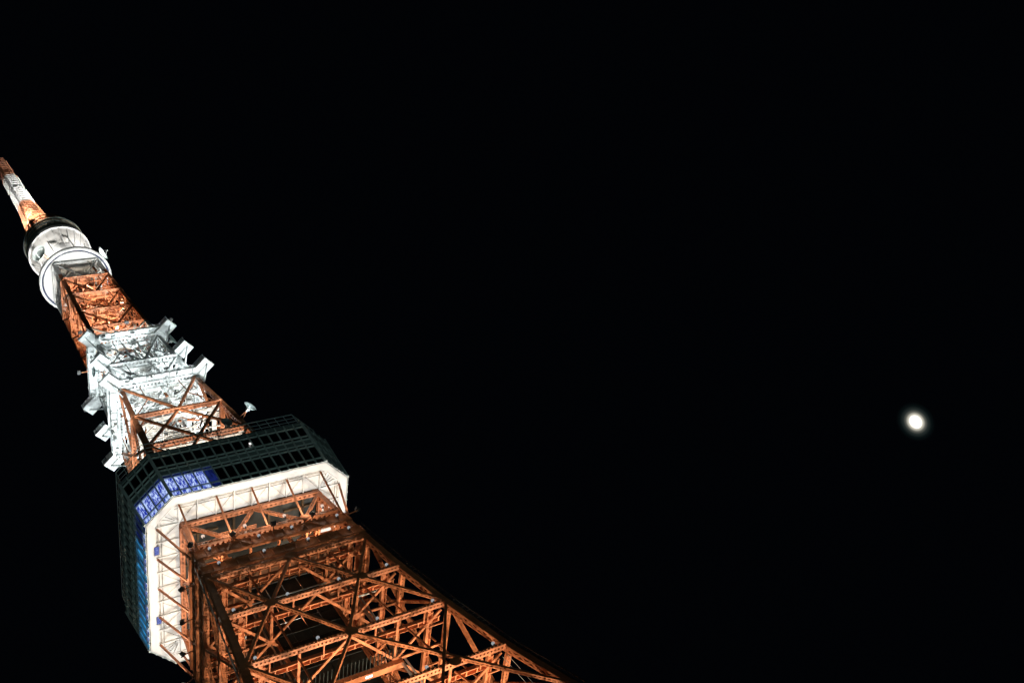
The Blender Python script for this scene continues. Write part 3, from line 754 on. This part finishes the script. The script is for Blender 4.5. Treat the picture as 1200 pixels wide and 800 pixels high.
dish((6.9, -5.9, 174.3), (0.8, -0.6, -0.05), 1.0, 'grey dish antenna between the two upper right corner platforms')
dish((7.9, -4.0, 172.0), (1, 0.1, -0.05), 0.9, 'dark dish antenna peeping out behind the right corner platforms', 'clad')
dish((-6.7, -1.5, 175.0), (-1, -0.2, -0.05), 0.9, 'dark dish antenna on the left edge between the corner platforms', 'clad')

# ------------------------------------------------------------------ globe lamps on the girders
gl = MB(); gl.lathe([(0.01, -0.3), (0.15, -0.26), (0.26, -0.15), (0.3, 0), (0.26, 0.15), (0.15, 0.26), (0.01, 0.3)], 'opal', 16)
gl_me = gl.mesh('globe', True)
gw = MB(); gw.lathe([(0.01, -0.34), (0.17, -0.3), (0.29, -0.17), (0.34, 0), (0.29, 0.17), (0.17, 0.3), (0.01, 0.34)], 'opal_warm', 16)
gw_me = gw.mesh('globe', True)
br = MB(); br.bar((0, 0.32, -0.28), (0, -0.02, -0.28), (0, 0, 1), 0.14, 0.08, 'housing'); br.tube((0, 0, -0.42), (0, 0, -0.26), 0.14, 'housing', 10)
br.bar((0, 0.32, -0.05), (0, 0.32, -0.5), (0, 1, 0), 0.3, 0.06, 'housing')
br_me = br.mesh('bracket')
ordn = ['leftmost', 'second', 'third', 'rightmost']
def globe(x, z, warm, label, out=0.42, y=None, watts=0):
    root = empty('globe_lamp', (x, -W(z) - out if y is None else y, z)); tag(root, label, 'globe lamp', 'globe lamps on the girders')
    link('globe', gw_me if warm else gl_me, root); link('bracket', br_me, root); root.scale = (0.72,) * 3
    if watts:
        ld = bpy.data.lights.new('globe_light', 'POINT'); ld.energy = watts; ld.color = (1.0, 0.84, 0.66); ld.shadow_soft_size = 0.2
        lo = bpy.data.objects.new('globe_light', ld); col.objects.link(lo); lo.location = root.location + V((0, -0.45, 0))
for i, x in enumerate((-8.5, -2.9, 2.6, 8.1)):
    globe(x, 111.9, True, '%s of the pinkish lit globe lamps in the bracing under the deck soffit' % ordn[i], 0.75, watts=30)
for i, x in enumerate((-8.6, -2.05, 2.5, 9.0)):
    globe(x, 109.1, False, '%s of the pale globe lamps on the upper brown plate girder' % ordn[i], 0.62, watts=16)
for i, x in enumerate((-8.6, -2.7, 3.3, 9.1)):
    globe(x, 105.6, False, '%s of the pale globe lamps on the lower brown plate girder' % ordn[i], 0.62, watts=10)
for i, x in enumerate((-10.2, -3.5, 3.2, 9.8)):
    globe(x, 96.0, False, '%s of the globe lamps on the first lattice girder below the plate girders' % ordn[i], 0.3)
for i, x in enumerate((-11.2, -3.8, 3.7, 11.1)):
    globe(x, 86.5, False, '%s of the globe lamps on the second lattice girder below the plate girders' % ordn[i], 0.3)
for i, x in enumerate((4.2, 12.8)):
    globe(x, 75.7, False, '%s globe lamp on the lowest lattice girder in view' % ('left' if i == 0 else 'right'), 0.3)

# ------------------------------------------------------------------ moon
MD = 3000.0
mdir = V((0.77524, 0.44042, 0.45280)).normalized(); mloc = CAM + mdir * MD
px = MD / 1263.1
mm = bpy.data.materials.new('moonlight'); mm.use_nodes = True
nt = mm.node_tree; n = nt.nodes; l = nt.links; n.clear()
tc = n.new('ShaderNodeTexCoord'); no = n.new('ShaderNodeTexNoise'); no.inputs['Scale'].default_value = 0.12
l.new(tc.outputs['Object'], no.inputs['Vector'])
rp = n.new('ShaderNodeValToRGB'); rp.color_ramp.elements[0].color = (0.8, 0.76, 0.66, 1); rp.color_ramp.elements[1].color = (1, 0.97, 0.9, 1)
l.new(no.outputs['Fac'], rp.inputs['Fac'])
e = n.new('ShaderNodeEmission'); e.inputs['Strength'].default_value = 1.6; l.new(rp.outputs['Color'], e.inputs['Color'])
oo = n.new('ShaderNodeOutputMaterial'); l.new(e.outputs[0], oo.inputs['Surface'])
M['moon'] = mm
b = MB(); b.lathe([(max(0.001, math.sin(PI * k / 16)), -math.cos(PI * k / 16)) for k in range(17)], 'moon', 32)
moon = link('moon', b.mesh('moon', True), None, loc=mloc)
Rm = cam.matrix_world.to_3x3()
tag(moon, 'glowing gibbous moon alone in the black night sky', 'moon')
moon.rotation_euler = (Rm @ Matrix.Rotation(math.radians(35), 3, 'Z')).to_euler()
moon.scale = (5.9 * px, 7.4 * px, 5.9 * px)
# added glowing volume imitating the soft bright halo round the moon
am = bpy.data.materials.new('moon_halo_glow'); am.use_nodes = True
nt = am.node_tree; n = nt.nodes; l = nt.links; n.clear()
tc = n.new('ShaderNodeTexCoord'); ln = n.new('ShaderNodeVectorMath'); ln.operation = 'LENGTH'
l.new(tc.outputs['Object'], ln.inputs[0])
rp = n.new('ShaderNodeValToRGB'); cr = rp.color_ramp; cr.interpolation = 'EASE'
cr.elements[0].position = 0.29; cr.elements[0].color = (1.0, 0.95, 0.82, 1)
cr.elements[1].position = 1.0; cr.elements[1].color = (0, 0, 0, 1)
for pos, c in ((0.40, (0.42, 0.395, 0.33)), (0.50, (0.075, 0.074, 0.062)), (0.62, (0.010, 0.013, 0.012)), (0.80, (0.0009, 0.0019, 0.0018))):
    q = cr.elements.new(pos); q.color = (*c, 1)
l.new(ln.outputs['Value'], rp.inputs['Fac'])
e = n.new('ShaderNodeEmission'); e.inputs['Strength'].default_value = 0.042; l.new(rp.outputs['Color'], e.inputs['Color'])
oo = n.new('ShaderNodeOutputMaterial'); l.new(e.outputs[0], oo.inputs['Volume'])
M['moon_halo'] = am
b = MB(); b.lathe([(max(0.001, math.sin(PI * k / 16)), -math.cos(PI * k / 16)) for k in range(17)], 'moon_halo', 32)
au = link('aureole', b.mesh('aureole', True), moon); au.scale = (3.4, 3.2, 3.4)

# ------------------------------------------------------------------ floodlights of the tower
WARM = (1.0, 0.77, 0.53); NEUT = (1.0, 0.965, 0.92); COOL = (0.85, 0.96, 0.98)
hb = MB(); hb.box((0, 0, 0.25), (0.7, 0.5, 0.35), 'housing'); hb.box((0, 0, 0.5), (0.12, 0.8, 0.12), 'housing'); hb.box((0, 0, 0.44), (0.5, 0.34, 0.06), 'housing')
hb_me = hb.mesh('floodlight')
def flood(loc, target, watts, color, deg, blend=0.5, radius=0.25, arm=None):
    loc = V(loc); d = (V(target) - loc).normalized(); q = d.to_track_quat('-Z', 'Y')
    ld = bpy.data.lights.new('flood_beam', 'SPOT'); ld.energy = watts; ld.color = color; ld.spot_size = math.radians(deg); ld.spot_blend = blend; ld.shadow_soft_size = radius
    lo = bpy.data.objects.new('flood_beam', ld); col.objects.link(lo); lo.rotation_euler = q.to_euler(); lo.location = loc
    h = link('floodlight', hb_me, T, loc=loc); h.rotation_euler = q.to_euler()
    if arm:
        b = MB(); b.bar(arm, loc - d * 0.5, (0, 0, 1), 0.12, 0.12, 'orange'); link('lamp_arm', b.mesh('lamp_arm'), T)
def rot(p, k):
    return Matrix.Rotation(-k * PI / 2, 3, 'Z') @ V(p)
PEACH = (1.0, 0.86, 0.69)
for k in range(4):
    # inside the lower tower, shining up
    flood(rot((-8.5, -8.5, 44), k), rot((-6.0, -6.0, 110), k), 60000, WARM, 70, 0.6, 0.4)
    flood(rot((0, -12.0, 50), k), rot((0, -8.0, 110), k), 45000, WARM, 75, 0.6, 0.4)
    flood(rot((4.0, -9.5, 52), k), rot((14.0, -14.0, 84), k), 15000, WARM, 60, 0.8, 0.4)
    # inside the band
    for x in (-7.0, 0.0, 7.0):
        flood(rot((x * 0.85, -7.4, 107.4), k), rot((x * 0.85, -9.2, 117), k), 1500, WARM, 130, 0.8, 0.2)
    # soffit of the main deck, from brackets on the upper plate girder
    for x in (-11.0, -5.5, 0, 5.5):
        flood(rot((x, -12.2, 109.6), k), rot((x * 1.08, -12.7, 117), k), 1550, NEUT, 140, 0.8, 0.3, arm=rot((max(x, -10.4), -10.75, 109.4), k))
    # deck roof: wide beams up inside the shaft, narrow beams from the roof edge on to the white section
    flood(rot((-4.5, -4.5, 128.0), k), rot((-3.8, -3.8, 170), k), 7500, PEACH, 80, 0.6, 0.3)
    flood(rot((0, -5.5, 140.5), k), rot((0, -4.5, 165), k), 2000, PEACH, 110, 0.6, 0.3)
    flood(rot((-12.0, -12.0, 127.6), k), rot((-6.6, -6.6, 171), k), 85000, COOL, 22, 0.7, 0.3)
    flood(rot((0, -13.6, 127.6), k), rot((0, -6.2, 170.5), k), 44000, COOL, 22, 0.7, 0.3)
    flood(rot((-4.6, -3.6, 140.5), k), rot((-4.0, -3.6, 160), k), 1100, COOL, 120, 0.6, 0.3)
    flood(rot((-3.2, -4.6, 151), k), rot((-3.0, -3.9, 175), k), 2300, COOL, 120, 0.6, 0.3)
    flood(rot((-3.4, -3.4, 161), k), rot((-3.4, -3.4, 178), k), 3800, COOL, 130, 0.6, 0.3)
    flood(rot((-3.6, 0.0, 169.5), k), rot((-3.4, 0.0, 185), k), 3200, COOL, 130, 0.6, 0.3)
    flood(rot((-7.3, -7.3, 161.6), k), rot((-6.7, -6.7, 178), k), 5000, COOL, 90, 0.7, 0.3)
    # orange section
    flood(rot((-2.9, -2.9, 178.8), k), rot((-2.9, -2.9, 205), k), 3900, PEACH, 120, 0.6, 0.3)
    flood(rot((0, -3.3, 186.0), k), rot((0, -3.3, 205), k), 4300, PEACH, 130, 0.6, 0.3)
    flood(rot((-2.9, -2.9, 193.5), k), rot((-2.9, -2.9, 215), k), 3900, PEACH, 120, 0.6, 0.3)
    flood(rot((0, -3.2, 201.5), k), rot((0, -3.6, 216), k), 3900, PEACH, 130, 0.6, 0.3)
    # disc, top deck and aerial mast
    flood(rot((-7.9, -7.9, 178.6), k), rot((-5.6, -5.6, 224), k), 66000, NEUT, 13, 0.6, 0.3)
    flood(rot((0, -8.6, 178.6), k), rot((0, -7.2, 225), k), 60000, NEUT, 13, 0.6, 0.3, arm=rot((0, -6.9, 178.2), k))
    flood(rot((-4.4, -4.4, 218.2), k), rot((-4.6, -4.6, 231), k), 12500, NEUT, 130, 0.7, 0.3)
    flood(rot((0, -4.6, 242.2), k), rot((0, -1.6, 258), k), 17000, NEUT, 90, 0.7, 0.3)
    flood(rot((-3.5, -3.5, 242.2), k), rot((-1.1, -1.1, 284), k), 85000, NEUT, 24, 0.7, 0.3)
# added ground lamps standing in for city glow, faint fill on the tower's outside
for p, wt in (((-60, -70, 6), 23000), ((20, -95, 6), 22000), ((-85, 10, 6), 7500)):
    root = empty('added_fill_lamp', (p[0], p[1], 0)); tag(root, 'added floodlight pole standing in for city glow %s' % ('left of' if p[0] < -80 else 'right of' if p[0] > 0 else 'beside') + ' the tower', 'floodlight')
    b = MB(); b.tube((0, 0, 0), (0, 0, 5.2), 0.1, 'housing', 10); link('pole', b.mesh('pole'), root)
    d = (V((0, 0, 140)) - V(p)).normalized(); qq = d.to_track_quat('-Z', 'Y')
    h = link('lamp_head', hb_me, root, loc=(0, 0, 5.9)); h.rotation_euler = qq.to_euler()
    ld = bpy.data.lights.new('fill_beam', 'SPOT'); ld.energy = wt; ld.color = (0.66, 1.0, 0.96); ld.spot_size = math.radians(44); ld.spot_blend = 1.0; ld.shadow_soft_size = 0.4
    lo = bpy.data.objects.new('fill_beam', ld); col.objects.link(lo); lo.location = p; lo.rotation_euler = qq.to_euler()
